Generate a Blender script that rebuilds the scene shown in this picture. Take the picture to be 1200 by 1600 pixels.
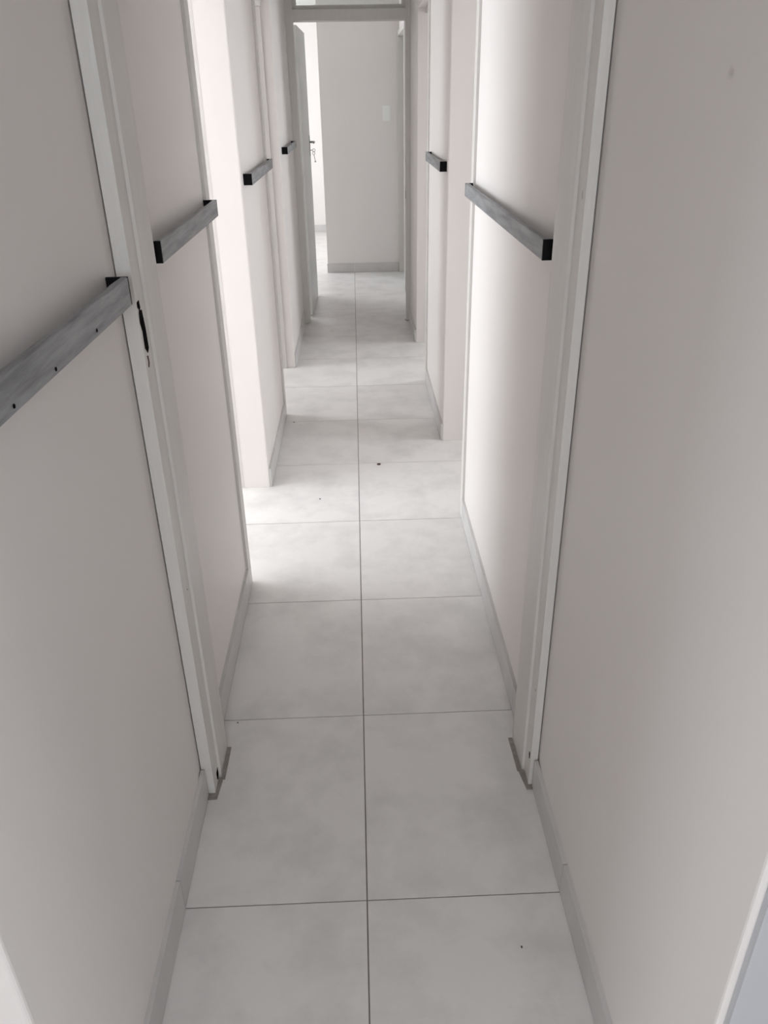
import bpy, bmesh, math, random
from mathutils import Vector, Matrix
random.seed(7)
for o in list(bpy.data.objects):
    bpy.data.objects.remove(o, do_unlink=True)
scn = bpy.context.scene
COL = scn.collection

# ------------------------------------------------------------------ camera
cam_d = bpy.data.cameras.new('camera')
cam = bpy.data.objects.new('camera', cam_d)
COL.objects.link(cam)
cam_d.sensor_fit = 'VERTICAL'
cam_d.sensor_height = 36.0
cam_d.lens = 1218.86 * 36.0 / 1600.0
cam_d.clip_start = 0.02
PITCH, YAW, ROLL, CAMH = 0.48540, 0.02855, -0.01805, 1.596
fw = Vector((math.sin(YAW)*math.cos(PITCH), math.cos(YAW)*math.cos(PITCH), -math.sin(PITCH)))
r0 = Vector((math.cos(YAW), -math.sin(YAW), 0))
u0 = r0.cross(fw)
rr = r0*math.cos(ROLL) + u0*math.sin(ROLL)
uu = -r0*math.sin(ROLL) + u0*math.cos(ROLL)
cam.matrix_world = Matrix(((rr.x, uu.x, -fw.x, 0), (rr.y, uu.y, -fw.y, 0), (rr.z, uu.z, -fw.z, CAMH), (0, 0, 0, 1)))
scn.camera = cam

# ------------------------------------------------------------------ world, daylight, exposure
wd = bpy.data.worlds.new('overcast_sky')
scn.world = wd
wd.use_nodes = True
wd.node_tree.nodes['Background'].inputs[0].default_value = (0.86, 0.93, 1.0, 1)
wd.node_tree.nodes['Background'].inputs[1].default_value = 1.0
vs = scn.view_settings
vs.view_transform = 'Standard'
vs.look = 'None'
vs.gamma = 1.0
vs.use_curve_mapping = False
vs.exposure = 0.90
DAY = (0.88, 0.945, 1.0)
# daylight entering by the windows, fill by the last one: name, wall axis, wall position, centre along wall, width, z0, z1, watts, inward sign
WIN = [
    ('window_1', 'x', -2.75, 2.90, 2.00, 0.75, 2.15, 37, 1),     # left room behind the first opening
    ('window_2', 'x', -2.75, 4.85, 0.90, 0.90, 2.10, 21, 1),     # second left room
    ('window_3', 'x', 2.75, 3.38, 1.00, 0.90, 2.10, 12.5, -1),   # first right room
    ('window_4', 'x', 2.75, 5.55, 0.90, 0.90, 2.10, 15, -1),     # second right room
    ('window_5', 'x', -2.75, 9.30, 2.20, 0.70, 2.20, 37, 1),     # far room
    ('window_6', 'x', -2.75, 0.02, 0.85, 0.40, 2.10, 6, 1),      # cross passage where the camera stands
    ('window_7', 'x', 2.75, 0.02, 0.85, 0.40, 2.10, 3.5, -1),      # its other end
    ('fill_window', 'y', -2.40, 0.00, 1.40, 1.25, 2.45, 21, 1),     # unseen window added behind the camera as fill for the near corridor
]
for n, ax, pos, c, w, z0, z1, pw, sg in WIN:
    ld = bpy.data.lights.new('daylight', 'AREA')
    ld.shape = 'RECTANGLE'
    ld.size = w
    ld.size_y = z1 - z0
    ld.energy = pw
    ld.color = DAY
    lo = bpy.data.objects.new('daylight', ld)
    COL.objects.link(lo)
    off = -0.03*sg
    if ax == 'x':
        lo.location = (pos + off, c, (z0+z1)/2)
        lo.rotation_euler = (math.pi/2, 0, -sg*math.pi/2)
    else:
        lo.location = (c, pos + off, (z0+z1)/2)
        lo.rotation_euler = (math.pi/2, 0, 0 if sg > 0 else math.pi)

# ------------------------------------------------------------------ materials
def mat(name, col, rough=0.5, var=0.0, scale=6.0, bump=0.0, bscale=60.0, stretch=(1, 1, 1), spec=0.5, metal=0.0, per_obj=False, col2=None, detail=4.0, ramp=(0.35, 0.65)):
    m = bpy.data.materials.new(name)
    m.use_nodes = True
    nt = m.node_tree
    b = nt.nodes['Principled BSDF']
    b.inputs['Roughness'].default_value = rough
    b.inputs['Metallic'].default_value = metal
    b.inputs['Specular IOR Level'].default_value = spec
    tc = nt.nodes.new('ShaderNodeTexCoord')
    mp = nt.nodes.new('ShaderNodeMapping')
    mp.inputs['Scale'].default_value = stretch
    nt.links.new(tc.outputs['Object'], mp.inputs['Vector'])
    vec = mp.outputs[0]
    if per_obj:
        oi = nt.nodes.new('ShaderNodeObjectInfo')
        ml = nt.nodes.new('ShaderNodeMath')
        ml.operation = 'MULTIPLY'
        ml.inputs[1].default_value = 50.0
        nt.links.new(oi.outputs['Random'], ml.inputs[0])
        ad = nt.nodes.new('ShaderNodeVectorMath')
        ad.operation = 'ADD'
        nt.links.new(vec, ad.inputs[0])
        nt.links.new(ml.outputs[0], ad.inputs[1])
        vec = ad.outputs[0]
    no = nt.nodes.new('ShaderNodeTexNoise')
    no.inputs['Scale'].default_value = scale
    no.inputs['Detail'].default_value = detail
    no.inputs['Roughness'].default_value = 0.6
    nt.links.new(vec, no.inputs['Vector'])
    rp = nt.nodes.new('ShaderNodeValToRGB')
    rp.color_ramp.elements[0].position = ramp[0]
    rp.color_ramp.elements[1].position = ramp[1]
    c2 = col2 if col2 else tuple(c*(1-var) for c in col)
    rp.color_ramp.elements[0].color = (*c2, 1)
    rp.color_ramp.elements[1].color = (*col, 1)
    nt.links.new(no.outputs['Fac'], rp.inputs['Fac'])
    nt.links.new(rp.outputs['Color'], b.inputs['Base Color'])
    if bump > 0:
        nb = nt.nodes.new('ShaderNodeTexNoise')
        nb.inputs['Scale'].default_value = bscale
        nb.inputs['Detail'].default_value = 3.0
        nt.links.new(vec, nb.inputs['Vector'])
        bp = nt.nodes.new('ShaderNodeBump')
        bp.inputs['Strength'].default_value = bump
        bp.inputs['Distance'].default_value = 0.01
        nt.links.new(nb.outputs['Fac'], bp.inputs['Height'])
        nt.links.new(bp.outputs[0], b.inputs['Normal'])
    return m

M = {}
M['wall'] = mat('painted_plaster', (0.866, 0.816, 0.786), 0.5, 0.02, 1.5, 0.05, 9.0, spec=0.3)
M['grey_wall'] = mat('cool_grey_surface', (0.56, 0.56, 0.58), 0.5, 0.02, 1.5, 0.05, 9.0, spec=0.3)  # darker, cooler grey than the other walls; right return only
M['enamel'] = mat('white_enamel_paint', (0.735, 0.70, 0.665), 0.42, 0.04, 9.0, 0.12, 30.0, stretch=(3, 3, 0.35))
M['ceiling'] = mat('ceiling_paint', (0.88, 0.87, 0.85), 0.7, 0.02, 2.0)
M['tile'] = mat('grey_porcelain_tile', (0.80, 0.765, 0.742), 0.36, 0.0, 3.2, 0.03, 90.0, per_obj=True, col2=(0.665, 0.638, 0.618), detail=9.0, ramp=(0.28, 0.56), spec=0.45)
M['skirt'] = mat('grey_skirting_tile', (0.67, 0.645, 0.63), 0.36, 0.0, 5.0, 0.02, 90.0, per_obj=True, col2=(0.59, 0.57, 0.555), detail=8.0)
M['grout'] = mat('grey_grout', (0.27, 0.24, 0.22), 0.9, 0.2, 30.0)
M['mortar'] = mat('taupe_mortar', (0.33, 0.29, 0.265), 0.9, 0.25, 60.0, 0.3, 200.0)
M['rail'] = mat('silver_grey_stain', (0.33, 0.335, 0.345), 0.42, 0.0, 5.0, 0.12, 30.0, stretch=(14, 1.2, 14), col2=(0.165, 0.168, 0.176), detail=7.0, metal=0.15)
M['rail_top'] = mat('bare_board_edge', (0.42, 0.41, 0.40), 0.55, 0.35, 20.0, stretch=(8, 1, 8))
M['black'] = mat('black_paint', (0.003, 0.003, 0.004), 0.6, 0.3, 20.0, spec=0.12)
M['hole'] = mat('dark_cavity', (0.004, 0.0035, 0.0035), 0.9, 0.2, 40.0, spec=0.04)
M['rust'] = mat('rusty_chip', (0.10, 0.055, 0.035), 0.9, 0.5, 90.0)
M['steel'] = mat('brushed_steel', (0.30, 0.30, 0.30), 0.35, 0.15, 40.0, metal=0.9)
M['door'] = mat('white_door_paint', (0.70, 0.695, 0.675), 0.38, 0.05, 4.0, 0.08, 20.0, stretch=(3, 3, 0.5))
M['plastic'] = mat('white_plastic', (0.93, 0.92, 0.89), 0.35, 0.02, 4.0)
M['brown'] = mat('brown_dry_matter', (0.11, 0.065, 0.05), 0.8, 0.4, 120.0)
M['speck'] = mat('grey_dirt', (0.10, 0.09, 0.08), 0.9, 0.3, 120.0)
M['scuff'] = mat('grey_scuff', (0.50, 0.47, 0.45), 0.7, 0.2, 60.0)
g = bpy.data.materials.new('clear_glass')
g.use_nodes = True
nt = g.node_tree
nt.nodes.remove(nt.nodes['Principled BSDF'])
tr = nt.nodes.new('ShaderNodeBsdfTransparent')
tr.inputs[0].default_value = (0.93, 0.95, 0.94, 1)
gl = nt.nodes.new('ShaderNodeBsdfGlossy')
gl.inputs['Roughness'].default_value = 0.02
fr = nt.nodes.new('ShaderNodeFresnel')
mx = nt.nodes.new('ShaderNodeMixShader')
nt.links.new(fr.outputs[0], mx.inputs[0])
nt.links.new(tr.outputs[0], mx.inputs[1])
nt.links.new(gl.outputs[0], mx.inputs[2])
nt.links.new(mx.outputs[0], nt.nodes['Material Output'].inputs[0])
M['glass'] = g

# the near right wall carries a small dark smudge
sm = M['wall'].copy()
sm.name = 'smudged_plaster'
nt = sm.node_tree
bs = nt.nodes['Principled BSDF']
src = bs.inputs['Base Color'].links[0].from_socket
tc = nt.nodes.new('ShaderNodeTexCoord')
ds = nt.nodes.new('ShaderNodeVectorMath')
ds.operation = 'DISTANCE'
ds.inputs[1].default_value = (0.426, 0.987, 1.617)
nz = nt.nodes.new('ShaderNodeTexNoise')
nz.inputs['Scale'].default_value = 120.0
nt.links.new(tc.outputs['Object'], nz.inputs['Vector'])
mn = nt.nodes.new('ShaderNodeMath')
mn.operation = 'MULTIPLY_ADD'
mn.inputs[1].default_value = 0.012
nt.links.new(nz.outputs['Fac'], mn.inputs[0])
nt.links.new(tc.outputs['Object'], ds.inputs[0])
nt.links.new(ds.outputs['Value'], mn.inputs[2])
mr = nt.nodes.new('ShaderNodeMapRange')
mr.inputs['From Min'].default_value = 0.006
mr.inputs['From Max'].default_value = 0.015
mr.inputs['To Min'].default_value = 0.55
mr.inputs['To Max'].default_value = 0.0
nt.links.new(mn.outputs[0], mr.inputs['Value'])
mxc = nt.nodes.new('ShaderNodeMixRGB')
mxc.inputs[2].default_value = (0.45, 0.41, 0.38, 1)
nt.links.new(mr.outputs[0], mxc.inputs[0])
nt.links.new(src, mxc.inputs[1])
nt.links.new(mxc.outputs[0], bs.inputs['Base Color'])
M['wall_smudge'] = sm

# ------------------------------------------------------------------ helpers
def link(name, me, m, parent=None):
    o = bpy.data.objects.new(name, me)
    COL.objects.link(o)
    if m is not None and len(me.materials) == 0:
        me.materials.append(M[m])
    if parent is not None:
        o.parent = parent
        o.matrix_parent_inverse = Matrix.Translation(-parent.location) if parent.type == 'EMPTY' else Matrix.Identity(4)
    return o

def bev(bm, w, seg=2, vertical=False):
    if w <= 0:
        return
    es = [e for e in bm.edges if e.is_manifold and e.calc_face_angle(0) > 0.5]
    if vertical:
        es = [e for e in es if abs((e.verts[0].co - e.verts[1].co).normalized().z) > 0.99]
    bmesh.ops.bevel(bm, geom=es, offset=w, segments=seg, profile=0.6, affect='EDGES', clamp_overlap=True)

def add_box(bm, x0, x1, y0, y1, z0, z1):
    vs_ = [bm.verts.new(c) for c in ((x0, y0, z0), (x1, y0, z0), (x1, y1, z0), (x0, y1, z0), (x0, y0, z1), (x1, y0, z1), (x1, y1, z1), (x0, y1, z1))]
    for f in ((3, 2, 1, 0), (4, 5, 6, 7), (0, 1, 5, 4), (1, 2, 6, 5), (2, 3, 7, 6), (3, 0, 4, 7)):
        bm.faces.new([vs_[i] for i in f])
    return vs_

def add_prism(bm, pts, z0, z1):
    a = sum(pts[i][0]*pts[(i+1) % len(pts)][1] - pts[(i+1) % len(pts)][0]*pts[i][1] for i in range(len(pts)))
    if a < 0:
        pts = pts[::-1]
    lo = [bm.verts.new((x, y, z0)) for x, y in pts]
    hi = [bm.verts.new((x, y, z1)) for x, y in pts]
    n = len(pts)
    bm.faces.new(lo[::-1])
    bm.faces.new(hi)
    for i in range(n):
        bm.faces.new((lo[i], lo[(i+1) % n], hi[(i+1) % n], hi[i]))

def add_tube(bm, pts, r, seg=8):
    pts = [Vector(p) for p in pts]
    rings = []
    for i, p in enumerate(pts):
        d = (pts[min(i+1, len(pts)-1)] - pts[max(i-1, 0)]).normalized()
        a = d.cross(Vector((0, 0, 1)))
        if a.length < 1e-3:
            a = d.cross(Vector((1, 0, 0)))
        a.normalize()
        b = d.cross(a)
        rings.append([bm.verts.new(p + r*(a*math.cos(2*math.pi*k/seg) + b*math.sin(2*math.pi*k/seg))) for k in range(seg)])
    for i in range(len(rings)-1):
        for k in range(seg):
            bm.faces.new((rings[i][k], rings[i][(k+1) % seg], rings[i+1][(k+1) % seg], rings[i+1][k]))
    bm.faces.new(rings[0][::-1])
    bm.faces.new(rings[-1])

def done(bm, name):
    bmesh.ops.recalc_face_normals(bm, faces=bm.faces)
    me = bpy.data.meshes.new(name)
    bm.to_mesh(me)
    bm.free()
    return me

def box(name, x0, x1, y0, y1, z0, z1, m, parent=None, b=0.0):
    """a box whose object origin is its own base centre"""
    bm = bmesh.new()
    c = Vector(((x0+x1)/2, (y0+y1)/2, z0))
    add_box(bm, x0-c.x, x1-c.x, y0-c.y, y1-c.y, 0, z1-z0)
    bev(bm, b)
    o = link(name, done(bm, name), m, parent)
    o.location = c
    return o

def prism(name, pts, z0, z1, m, parent=None, b=0.0, vertical=True):
    bm = bmesh.new()
    add_prism(bm, pts, z0, z1)
    bev(bm, b, 3, vertical)
    return link(name, done(bm, name), m, parent)

def empty(name, loc):
    o = bpy.data.objects.new(name, None)
    o.empty_display_size = 0.1
    COL.objects.link(o)
    o.location = loc
    return o

def struct(o):
    o['kind'] = 'structure'
    return o

def tag(o, label, cat, group=None):
    o['label'] = label
    o['category'] = cat
    if group:
        o['group'] = group
    return o

# ------------------------------------------------------------------ layout (metres; x right, y along the corridor)
XL, XR = -0.438, 0.426          # corridor faces of the two side walls
TH = 0.18                       # side wall thickness
XLB, XRB = XL - TH, XR + TH
CEIL = 2.66
HEAD = 2.10                     # door head height
OUTL, OUTR = -2.75, 2.75
YB, YE = -2.40, 11.42
JX = -0.021                     # long joint in the floor
JY0 = 1.15

# ------------------------------------------------------------------ floor
floor = struct(box('floor', OUTL-0.2, OUTR+0.2, YB-0.2, YE+0.2, -0.12, -0.0025, 'grout'))
tile_me = None
G = 0.0016
xs = [JX + 0.6*k for k in range(-5, 6)]
ys = [JY0 + 0.6*k for k in range(-6, 10)] + [6.82 + 0.6*k for k in range(0, 9)]
bm = bmesh.new()
add_box(bm, -0.5, 0.5, -0.5, 0.5, -0.009, 0)
tile_me = done(bm, 'floor_tile')
tile_me.materials.append(M['tile'])
for i in range(len(xs)-1):
    for j in range(len(ys)-1):
        x0, x1 = max(xs[i], OUTL), min(xs[i+1], OUTR)
        y0, y1 = max(ys[j], YB), min(ys[j+1], YE)
        if x1 - x0 < 0.03 or y1 - y0 < 0.03:
            continue
        # only the tiles of rooms that open on the corridor
        if x0 > 0.58 and (y1 < -1.5 or y0 > 8.4):
            continue
        t = bpy.data.objects.new('floor_tile', tile_me)
        COL.objects.link(t)
        t.parent = floor
        t.matrix_parent_inverse = floor.matrix_world.inverted()
        t.matrix_parent_inverse = Matrix.Translation(-floor.location)
        t.location = ((x0+x1)/2, (y0+y1)/2, random.uniform(-0.0004, 0.0))
        t.scale = (x1-x0-2*G, y1-y0-2*G, 1)

struct(box('ceiling', OUTL-0.1, OUTR+0.1, YB-0.1, YE+0.1, CEIL, CEIL+0.1, 'ceiling'))

# ------------------------------------------------------------------ corridor side walls
def wall_run(name, s, y0, y1, dip=None):
    """plan polygon of one stretch of side wall; s=-1 left, +1 right; dip = y where plaster eases back against a door frame"""
    xf, xb = (XL, XLB) if s < 0 else (XR, XRB)
    pts = [(xb, y0), (xf, y0)]
    if dip:
        for d, q in ((0.045, 0.0), (0.034, 0.0005), (0.024, 0.0012), (0.012, 0.0024), (0.0, 0.003)):
            pts.append((xf + s*q, dip - d))
        pts.append((xf + s*0.003, dip + 0.02))
        pts.append((xf, dip + 0.02))
    pts += [(xf, y1), (xb, y1)]
    bm = bmesh.new()
    add_prism(bm, pts, 0, CEIL)
    es = [e for e in bm.edges if abs((e.verts[0].co-e.verts[1].co).normalized().z) > 0.99 and abs(e.verts[0].co.x - xf) < 1e-4 and (abs(e.verts[0].co.y-y0) < 1e-4 or abs(e.verts[0].co.y-y1) < 1e-4)]
    bmesh.ops.bevel(bm, geom=es, offset=0.006, segments=3, profile=0.5, affect='EDGES')
    return struct(link(name, done(bm, name), 'wall_smudge' if s > 0 and dip else 'wall'))

F1L, F1R = 1.475, 1.462        # front faces of the near door frame
YL = [(0.583, 2.485), (3.312, 4.256), (5.172, 6.50)]
YR = [(0.556, 2.985), (3.815, 4.820), (5.708, 6.50)]
for k, (a, b_) in enumerate(YL):
    wall_run('wall_left', -1, a, b_, F1L if k == 0 else None)
for k, (a, b_) in enumerate(YR):
    wall_run('wall_right', 1, a, b_, F1R if k == 0 else None)
for a, b_ in ((2.485, 3.312), (4.256, 5.172)):
    struct(box('wall_left', XLB, XL, a, b_, HEAD, CEIL, 'wall'))
for a, b_ in ((2.985, 3.815), (4.820, 5.708)):
    struct(box('wall_right', XR, XRB, a, b_, HEAD, CEIL, 'wall'))

# ------------------------------------------------------------------ side rooms, hall behind the camera, far lobby
def wall(name, x0, x1, y0, y1, z0=0, z1=CEIL):
    return struct(box(name, x0, x1, y0, y1, z0, z1, 'wall'))
# partitions of the left rooms
wall('wall_left', OUTL, XLB, 1.25, 1.35)
wall('wall_left', OUTL, XLB, 4.06, 4.16)
wall('wall_left', OUTL, XLB, 6.40, 6.50)
# partitions of the right rooms
wall('wall_right', XRB, OUTR, 2.20, 2.30)
wall('wall_right', XRB, OUTR, 3.95, 4.05)
wall('wall_right', XRB, OUTR, 6.40, 6.50)
# returns at the near mouth of the corridor
wall('wall_near', OUTL, XLB, 0.583, 0.683)
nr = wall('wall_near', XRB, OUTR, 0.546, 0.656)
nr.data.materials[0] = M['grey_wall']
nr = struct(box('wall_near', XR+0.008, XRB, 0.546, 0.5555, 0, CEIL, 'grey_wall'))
# unseen doorway wall, added to keep the back window's light off the returns
wall('wall_back', OUTL, -0.46, -0.62, -0.52)
wall('wall_back', 0.46, OUTR, -0.62, -0.52)
wall('wall_back', -0.46, 0.46, -0.62, -0.52, HEAD)
# far lobby
END_Y = 8.468
ewall = wall('wall_end', -0.300, 0.62, END_Y, END_Y+0.11)
wall('wall_far', OUTL, OUTR, YE, YE+0.1)
# right wall of the lobby with a closed door in a steel frame
XLOB = 0.462
wall('wall_right', XLOB, XLOB+0.12, 6.50, 7.52)
wall('wall_right', XLOB, XLOB+0.12, 7.52, END_Y, HEAD+0.03, CEIL)
wall('wall_right', XLOB+0.10, XLOB+0.2, 7.52, END_Y)
wall('wall_right', XLOB, XLOB+0.12, END_Y+0.11, YE)

def outer(name, ax, pos, sg, a0, a1):
    """an outer wall with its window openings cut in, built from blocks"""
    ws = sorted([w for w in WIN if w[1] == ax and abs(w[2]-pos) < 1e-6], key=lambda w: w[3])
    bm = bmesh.new()
    d0, d1 = (pos-0.12, pos) if sg > 0 else (pos, pos+0.12)
    def seg(u0, u1, z0, z1):
        if ax == 'x':
            add_box(bm, d0, d1, u0, u1, z0, z1)
        else:
            add_box(bm, u0, u1, d0, d1, z0, z1)
    cur = a0
    for w in ws:
        l, r = w[3]-w[4]/2, w[3]+w[4]/2
        seg(cur, l, 0, CEIL)
        seg(l, r, 0, w[5])
        seg(l, r, w[6], CEIL)
        cur = r
    seg(cur, a1, 0, CEIL)
    return struct(link(name, done(bm, name), 'wall'))
outer('wall_left', 'x', OUTL, 1, YB, YE)
outer('wall_right', 'x', OUTR, -1, YB, YE)
outer('wall_back', 'y', YB, 1, OUTL, OUTR)
for n, ax, pos, c, w, z0, z1, pw, sg in WIN:
    e = struct(empty(n, (pos, c, z0) if ax == 'x' else (c, pos, z0)))
    def bar(u0, u1, a, b_):
        d0, d1 = (pos+0.002, pos+0.04) if sg > 0 else (pos-0.04, pos-0.002)
        if ax == 'x':
            box('window_frame', d0, d1, u0, u1, a, b_, 'enamel', e)
        else:
            box('window_frame', u0, u1, d0, d1, a, b_, 'enamel', e)
    l, r = c-w/2, c+w/2
    bar(l-0.04, l, z0-0.04, z1+0.04)
    bar(r, r+0.04, z0-0.04, z1+0.04)
    bar(l, r, z0-0.04, z0)
    bar(l, r, z1, z1+0.04)

# ------------------------------------------------------------------ tiled skirting
SK_H, SK_T = 0.092, 0.010
def skirting(name, runs):
    """runs: (axis, face position, outward sign, from, to)"""
    ax, pos, sg, a, b_ = runs[0]
    e = struct(empty(name, (pos, (a+b_)/2, 0) if ax == 'x' else ((a+b_)/2, pos, 0)))
    for ax, pos, sg, a, b_ in runs:
        js = [j for j in (ys if ax == 'x' else xs) if a+0.02 < j < b_-0.02]
        cuts = [a] + js + [b_]
        for u0, u1 in zip(cuts[:-1], cuts[1:]):
            g0 = 0.0012 if u0 != a else 0
            g1 = 0.0012 if u1 != b_ else 0
            p0, p1 = (pos, pos+SK_T*sg) if sg > 0 else (pos+SK_T*sg, pos)
            if ax == 'x':
                box('skirting_tile', p0, p1, u0+g0, u1-g1, 0.0018, SK_H, 'skirt', e, 0.0012)
            else:
                box('skirting_tile', u0+g0, u1-g1, p0, p1, 0.0018, SK_H, 'skirt', e, 0.0012)
    return e
skirting('baseboard_left', [('x', XL, 1, 0.583, 1.470), ('x', XL, 1, 1.648, 2.437)])
skirting('baseboard_left', [('x', XL, 1, 3.316, 4.262)])
skirting('baseboard_left', [('x', XL, 1, 5.180, 6.372)])
skirting('baseboard_left', [('y', 4.06, -1, OUTL, XLB)])
skirting('baseboard_right', [('x', XR, -1, 0.556, 1.457), ('x', XR, -1, 1.636, 2.938)])
skirting('baseboard_right', [('x', XR, -1, 3.820, 4.775)])
skirting('baseboard_right', [('x', XR, -1, 5.714, 6.372)])
skirting('baseboard_end', [('y', END_Y, -1, -0.306, 0.445)])
skirting('baseboard_far', [('y', YE, -1, OUTL, XLOB)])

# ------------------------------------------------------------------ near door frame across the corridor (no leaf)
d1 = struct(empty('door_1', (0, 1.55, 0)))
d1['label'] = 'white pressed steel door frame across the corridor, nearest, with no leaf'
JB = 0.003
jl = prism('jamb', [(XL, F1L+0.001), (-0.411, F1L+0.001), (-0.411, 1.537), (-0.4055, 1.541), (-0.4040, 1.644), (XL, 1.644)], 0.0, HEAD, 'enamel', d1, 0.0025)
jr = prism('jamb', [(XR, F1R+0.001), (0.4075, F1R+0.001), (0.4075, 1.518), (0.4020, 1.523), (0.3975, 1.632), (XR, 1.632)], 0.0, HEAD, 'enamel', d1, 0.0025)
box('head', XL, XR, 1.470, 1.640, HEAD, HEAD+0.05, 'enamel', d1, 0.003)
struct(box('wall_over_frame', XL, XR, 1.48, 1.63, HEAD+0.05, CEIL, 'wall'))
# strike slot with its torn paint in the left jamb
def plate_yz(name, x, outline, t, m, parent, sg=1):
    """a thin shape lying on a plane x = const; outline in (y, z)"""
    bm = bmesh.new()
    a = [bm.verts.new((x, y, z)) for y, z in outline]
    b_ = [bm.verts.new((x+t*sg, y, z)) for y, z in outline]
    n = len(a)
    bm.faces.new(a)
    bm.faces.new(b_)
    for i in range(n):
        bm.faces.new((a[i], a[(i+1) % n], b_[(i+1) % n], b_[i]))
    return link(name, done(bm, name), m, parent)
plate_yz('strike_slot', -0.4115, [(1.481, 1.271), (1.496, 1.272), (1.499, 1.258), (1.493, 1.254), (1.506, 1.252), (1.513, 1.214), (1.514, 1.176), (1.503, 1.169), (1.488, 1.182), (1.489, 1.214), (1.481, 1.232), (1.484, 1.250), (1.488, 1.256), (1.480, 1.262)], 0.0012, 'hole', jl)
plate_yz('paint_chip', -0.4115, [(1.492, 1.166), (1.502, 1.164), (1.503, 1.150), (1.497, 1.142), (1.491, 1.144), (1.496, 1.155)], 0.0011, 'rust', jl)
plate_yz('screw_hole', -0.4115, [(1.5145+0.002*math.cos(k), 0.612+0.002*math.sin(k)) for k in (0, 1, 2, 3, 4, 5)], 0.0010, 'hole', jl)
plate_yz('rust_hole', -0.4115, [(1.512, 0.036), (1.532, 0.038), (1.531, 0.014), (1.522, 0.006), (1.513, 0.012)], 0.0012, 'hole', jl)
plate_yz('rust_hole', 0.4080, [(1.474, 0.102), (1.480, 0.104), (1.482, 0.092), (1.478, 0.080), (1.473, 0.086)], 0.0012, 'hole', jr, -1)
plate_yz('screw_hole', 0.4080, [(1.480+0.002*math.cos(k), 0.306+0.002*math.sin(k)) for k in (0, 1, 2, 3, 4, 5)], 0.0011, 'speck', jr, -1)
plate_yz('paint_scratch', 0.4080, [(1.482, 1.446), (1.486, 1.448), (1.485, 1.436), (1.481, 1.434)], 0.0009, 'scuff', jr, -1)
# mortar smears round the feet
def smear(pts, parent, h=0.003):
    return prism('mortar_joint', pts, 0.0, h, 'mortar', parent, 0.0)
smear([(-0.4035, 1.524), (-0.3935, 1.524), (-0.3925, 1.640), (-0.4035, 1.640)], jl)
smear([(-0.438, 1.455), (-0.405, 1.457), (-0.399, 1.520), (-0.4035, 1.530), (-0.411, 1.527), (-0.411, 1.475), (-0.438, 1.475)], jl, 0.004)
smear([(0.396, 1.510), (0.3995, 1.516), (0.396, 1.634), (0.385, 1.634), (0.388, 1.512)], jr)
smear([(0.426, 1.446), (0.401, 1.448), (0.391, 1.512), (0.3995, 1.516), (0.4075, 1.510), (0.4075, 1.462), (0.426, 1.462)], jr, 0.004)

# ------------------------------------------------------------------ steel jambs of the side doorways
def side_frame(n, s, y_near, y_far, far_jamb):
    xf, xb = (XL, XLB) if s < 0 else (XR, XRB)
    e = struct(empty(n, (xf, (y_near+y_far)/2, 0)))
    p = 0.009
    prism('jamb', [(xf+s*0.002, y_near-0.046), (xf-s*p, y_near-0.046), (xf-s*p, y_near+0.012), (xf+s*0.035, y_near+0.012), (xf+s*0.035, y_near+0.020), (xb, y_near+0.020), (xb, y_near-0.002), (xf+s*0.002, y_near-0.002)], 0, HEAD, 'enamel', e, 0.002)
    box('head', min(xf+s*0.05, xb), max(xf+s*0.05, xb), y_near+0.021, y_far-0.001, HEAD-0.03, HEAD-0.001, 'enamel', e, 0.002)
    if far_jamb:
        prism('jamb', [(xf+s*0.055, y_far-0.001), (xf+s*0.055, y_far-0.016), (xf+s*0.10, y_far-0.016), (xf+s*0.105, y_far-0.026), (xb+s*0.02, y_far-0.026), (xb+s*0.02, y_far+0.03), (xb+s*0.001, y_far+0.03), (xb+s*0.001, y_far-0.001)], 0, HEAD-0.031, 'enamel', e, 0.002)
    return e
e = side_frame('door_2', -1, 2.485, 3.312, False)
plate_yz('paint_chip', XL+0.0088, [(2.480, 1.318), (2.490, 1.322), (2.493, 1.300), (2.484, 1.292), (2.486, 1.306)], 0.001, 'rust', e)
prism('jamb', [(-0.556, 3.322), (-0.62, 3.322), (-0.66, 3.322), (-0.66, 3.40), (-0.6185, 3.40), (-0.6185, 3.3115), (-0.556, 3.3115)], 0, HEAD, 'enamel', e, 0.0)
side_frame('door_3', -1, 4.256, 5.172, True)
side_frame('door_4', 1, 2.985, 3.815, False)
side_frame('door_5', 1, 4.820, 5.708, False)

# ------------------------------------------------------------------ far door: frame, transom light, open leaf
d6 = struct(empty('door_6', (0, 6.43, 0)))
d6['label'] = 'white steel door frame at the far end with open leaf and transom light'
FY0, FY1 = 6.372, 6.500
FXL, FXR = -0.388, 0.392
JO = 2.185                       # top of the transom bar
def jamb6(s, x_in, x_wall):
    pts = [(x_wall, FY0), (x_in, FY0), (x_in, FY0+0.06), (x_in-s*0.012, FY0+0.066), (x_in-s*0.012, FY1), (x_wall, FY1)] if s < 0 else \
          [(x_wall, FY0), (x_in, FY0), (x_in, FY0+0.06), (x_in+0.012, FY0+0.066), (x_in+0.012, FY1), (x_wall, FY1)]
    return pts
prism('jamb', [(XL, FY0), (FXL, FY0), (FXL, FY0+0.06), (FXL-0.012, FY0+0.066), (FXL-0.012, FY1), (XL, FY1)], 0, CEIL, 'enamel', d6, 0.002)
j6r = prism('jamb', [(XR, FY0), (FXR, FY0), (FXR, FY0+0.06), (FXR+0.012, FY0+0.066), (FXR+0.012, FY1), (XR, FY1)], 0, CEIL, 'enamel', d6, 0.002)
box('transom', FXL-0.01, FXR+0.01, FY0+0.001, FY1-0.001, 2.092, 2.158, 'enamel', d6, 0.002)
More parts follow.
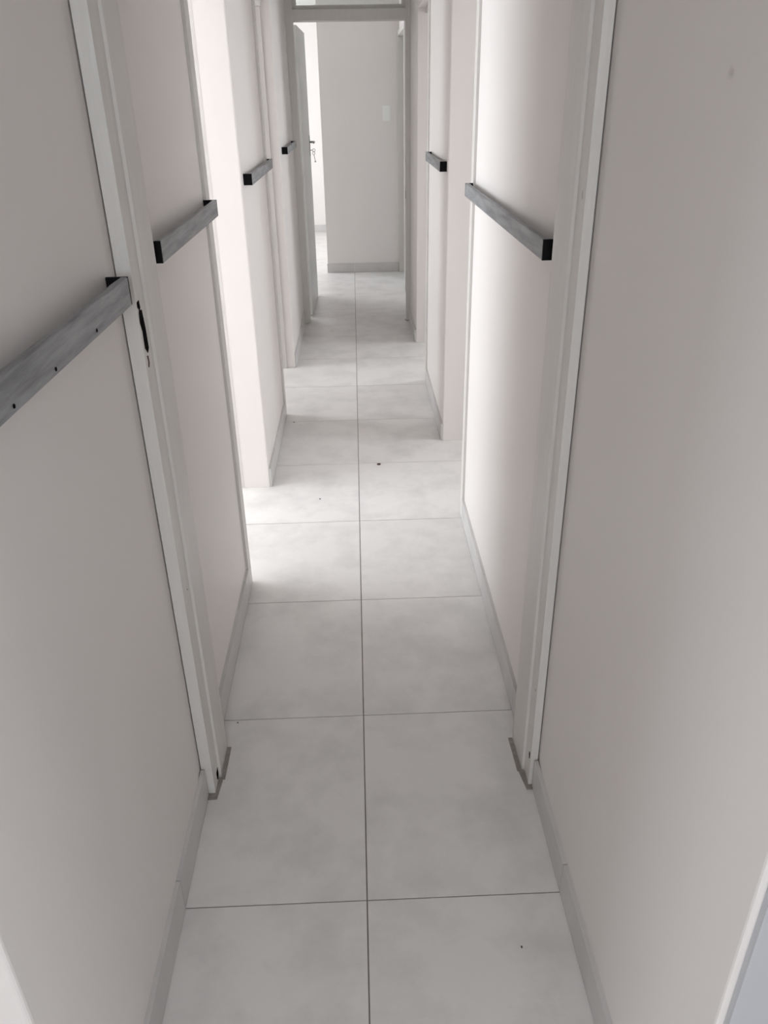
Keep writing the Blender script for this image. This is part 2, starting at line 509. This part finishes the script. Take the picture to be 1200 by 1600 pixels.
for nm, a in (('glazing_bead', (FXL-0.008, FXR+0.008, FY0+0.03, FY0+0.055, 2.158, JO)), ('glazing_bead', (FXL-0.008, FXL+0.026, FY0+0.03, FY0+0.055, JO, 2.60)), ('glazing_bead', (FXR-0.026, FXR+0.008, FY0+0.03, FY0+0.055, JO, 2.60)), ('glazing_bead', (FXL-0.008, FXR+0.008, FY0+0.03, FY0+0.055, 2.60, CEIL-0.002))):
    box(nm, *a, 'enamel', d6, 0.001)
box('pane', FXL+0.01, FXR-0.01, FY0+0.056, FY0+0.060, 2.165, 2.62, 'glass', d6)
smear([(FXR-0.004, 6.36), (FXR+0.020, 6.358), (0.426, 6.372), (FXR, 6.372), (FXR, 6.42), (FXR-0.006, 6.42)], j6r)
plate_yz('strike_slot', FXR+0.0005, [(6.388, 0.985), (6.412, 0.985), (6.412, 0.93), (6.388, 0.93)], 0.001, 'speck', j6r, -1)
# leaf, hinged on the left jamb, folded back along the lobby
leaf = box('leaf', -0.019, 0.019, 0.0, 0.785, 0.012, 2.085, 'door', d6, 0.002)
leaf.location = (-0.399, 6.590, 0.012)
me = leaf.data
for v in me.vertices:            # origin back to the hinge end
    v.co.y += 0.3925
leaf.rotation_euler = (0, 0, -math.radians(1.2))
def in_leaf(name, bm, m):
    o = bpy.data.objects.new(name, done(bm, name))
    o.data.materials.append(M[m])
    COL.objects.link(o)
    o.parent = leaf
    return o
bm = bmesh.new()
add_box(bm, 0.019, 0.0225, 0.705, 0.748, 1.175, 1.335)
bev(bm, 0.001)
in_leaf('lock_plate', bm, 'steel')
bm = bmesh.new()
add_tube(bm, [(0.022, 0.727, 1.283), (0.050, 0.727, 1.283), (0.058, 0.718, 1.283), (0.059, 0.640, 1.281)], 0.0085, 10)
in_leaf('lever_handle', bm, 'steel')
for z in (0.25, 1.05, 1.85):
    bm = bmesh.new()
    add_tube(bm, [(-0.012, -0.008, z-0.05), (-0.012, -0.008, z+0.05)], 0.007, 8)
    in_leaf('hinge', bm, 'steel')
# keys left in the lock
kx, ky = -0.399+0.019+0.0153, 6.590+0.727
bm = bmesh.new()
add_tube(bm, [(kx+0.004, ky, 1.232), (kx+0.022, ky, 1.232)], 0.003, 8)
add_tube(bm, [(kx+0.033+0.011*math.cos(a), ky, 1.232+0.011*math.sin(a)) for a in [k*math.pi/8 for k in range(17)]], 0.0022, 6)
key = tag(link('door_key', done(bm, 'door_key'), 'steel'), 'small steel key stuck in the lock plate of the open far door', 'key')
bm = bmesh.new()
add_tube(bm, [(kx+0.031+0.010*math.cos(a), ky, 1.208+0.012*math.sin(a)) for a in [k*math.pi/8 for k in range(17)]], 0.0022, 6)
add_tube(bm, [(kx+0.031, ky, 1.196), (kx+0.042, ky, 1.142)], 0.0028, 6)
add_box(bm, kx+0.034, kx+0.047, ky-0.002, ky+0.002, 1.138, 1.148)
tag(link('door_key', done(bm, 'door_key'), 'steel'), 'second steel key hanging below the first from the far door lock', 'key')

# closed door and its frame in the right wall of the far lobby
d7 = struct(empty('door_7', (XLOB, 7.98, 0)))
prism('jamb', [(XLOB, 7.46), (XLOB-0.014, 7.46), (XLOB-0.014, 7.535), (XLOB+0.05, 7.535), (XLOB+0.05, 7.56), (XLOB+0.10, 7.56), (XLOB+0.10, 7.521), (XLOB, 7.521)], 0, HEAD+0.02, 'enamel', d7, 0.001)
prism('jamb', [(XLOB-0.014, END_Y-0.045), (XLOB-0.014, END_Y-0.001), (XLOB+0.10, END_Y-0.001), (XLOB+0.10, END_Y-0.06), (XLOB+0.05, END_Y-0.06), (XLOB+0.05, END_Y-0.045)], 0, HEAD+0.02, 'enamel', d7, 0.001)
box('head', XLOB-0.014, XLOB+0.099, 7.46, END_Y-0.001, HEAD+0.021, HEAD+0.065, 'enamel', d7, 0.001)
box('leaf', XLOB+0.055, XLOB+0.095, 7.562, END_Y-0.062, 0.008, HEAD+0.018, 'door', d7, 0.002)

# ------------------------------------------------------------------ wall rails: grey board on black end plates
def wall_rail(s, y0, y1, z0, z1, depth, label, seed):
    rnd = random.Random(seed)
    xw = XL if s < 0 else XR
    e = empty('wall_rail', (xw, (y0+y1)/2, z0))
    tag(e, label, 'wall rail', 'grey rails fixed along the corridor walls')
    xo = xw - s*depth             # outer face of the board
    T = 0.011
    n = max(6, int((y1-y0)/0.06))
    bm = bmesh.new()
    lo, hi = [], []
    cols = []
    for i in range(n+1):
        y = y0 + (y1-y0)*i/n
        t = z1 + (rnd.uniform(-0.0012, 0.0008) if 0 < i < n else 0)
        xi = xo + s*(T + rnd.uniform(-0.0015, 0.0015))
        cols.append([bm.verts.new((xo, y, z0)), bm.verts.new((xo, y, t-0.0015)), bm.verts.new((xo+s*0.0015, y, t)), bm.verts.new((xi, y, t)), bm.verts.new((xi, y, z0))])
    for i in range(n):
        for k in range(5):
            bm.faces.new((cols[i][k], cols[i+1][k], cols[i+1][(k+1) % 5], cols[i][(k+1) % 5]))
    bm.faces.new(cols[0])
    bm.faces.new(cols[-1][::-1])
    bmesh.ops.recalc_face_normals(bm, faces=bm.faces)
    me = bpy.data.meshes.new('board')
    bm.to_mesh(me)
    bm.free()
    me.materials.append(M['rail'])
    brd = link('board', me, None, e)
    P = 0.006
    a, b_ = sorted((xw, xo))
    for ya, yb in ((y0-P, y0), (y1, y1+P)):
        box('end_plate', a, b_, ya, yb, z0, z1, 'black', e, 0.0006)
    return e, brd
RD = 0.038
r1, b1 = wall_rail(-1, 0.66, 1.408, 1.283, 1.331, RD, 'bluish grey rail on left wall, nearest, in front of the steel door frame', 1)
r2, b2 = wall_rail(-1, 1.690, 2.435, 1.305, 1.349, RD, 'dark grey rail on left wall between near door frame and bright opening', 2)
wall_rail(-1, 3.375, 4.270, 1.306, 1.348, 0.034, 'grey rail on left wall just beyond the bright opening', 3)
wall_rail(-1, 5.310, 6.150, 1.312, 1.352, 0.036, 'grey rail on left wall beside the far open door, furthest of the left rails', 4)
wall_rail(1, 1.690, 2.940, 1.293, 1.335, 0.036, 'long silvery grey rail on right wall beyond near door frame', 5)
wall_rail(1, 3.875, 4.640, 1.303, 1.346, 0.032, 'small grey rail on right wall past the right doorway', 6)
for y, z in ((1.012, 1.290), (0.868, 1.291), (1.20, 1.292)):
    k = plate_yz('nail_hole', XL+RD, [(y+0.003*math.cos(a), z+0.003*math.sin(a)) for a in [q*math.pi/4 for q in range(8)]], 0.0008, 'hole', b1)  # flat dark discs added to show the nail holes in the board

# ------------------------------------------------------------------ light switch on the end wall
sw = empty('light_switch', (0.333, END_Y, 1.420))
tag(sw, 'white plastic light switch plate on the far end wall', 'light switch')
box('plate', 0.296, 0.370, END_Y-0.012, END_Y, 1.420, 1.555, 'plastic', sw, 0.003)
box('rocker', 0.323, 0.345, END_Y-0.0155, END_Y-0.012, 1.455, 1.480, 'plastic', sw, 0.001)
box('rocker', 0.323, 0.345, END_Y-0.0155, END_Y-0.012, 1.495, 1.520, 'plastic', sw, 0.001)

# ------------------------------------------------------------------ small litter on the floor and marks on the wall
def lump(name, x, y, rx, ry, rz, m, label, cat, rot=0.0, group=None):
    bm = bmesh.new()
    bmesh.ops.create_icosphere(bm, subdivisions=2, radius=1)
    rnd = random.Random(int(x*1000)+7)
    for v in bm.verts:
        v.co *= rnd.uniform(0.85, 1.1)
        v.co.z = max(v.co.z, -0.6)
        v.co = Vector((v.co.x*rx, v.co.y*ry, (v.co.z+0.6)*rz))
    o = link(name, done(bm, name), m)
    o.location = (x, y, 0)
    o.rotation_euler = (0, 0, rot)
    return tag(o, label, cat, group)
lump('debris_lump', 0.080, 3.530, 0.0105, 0.009, 0.004, 'brown', 'small brown dry lump lying on the floor joint', 'debris', 0.2)
lump('dirt_speck', -0.199, 3.170, 0.004, 0.003, 0.002, 'speck', 'tiny dark speck on the tile by the bright opening', 'debris', 0.3)
lump('dirt_speck', -0.379, 4.141, 0.006, 0.003, 0.002, 'speck', 'tiny dark speck by the skirting of the second left wall', 'debris', 0.5)
lump('dirt_speck', -0.387, 1.738, 0.0022, 0.0022, 0.0015, 'speck', 'tiny dark crumb on the tile by the near left frame', 'debris')
lump('dirt_speck', 0.305, 1.024, 0.0022, 0.003, 0.0015, 'speck', 'tiny dark crumb on the nearest right tile', 'debris')
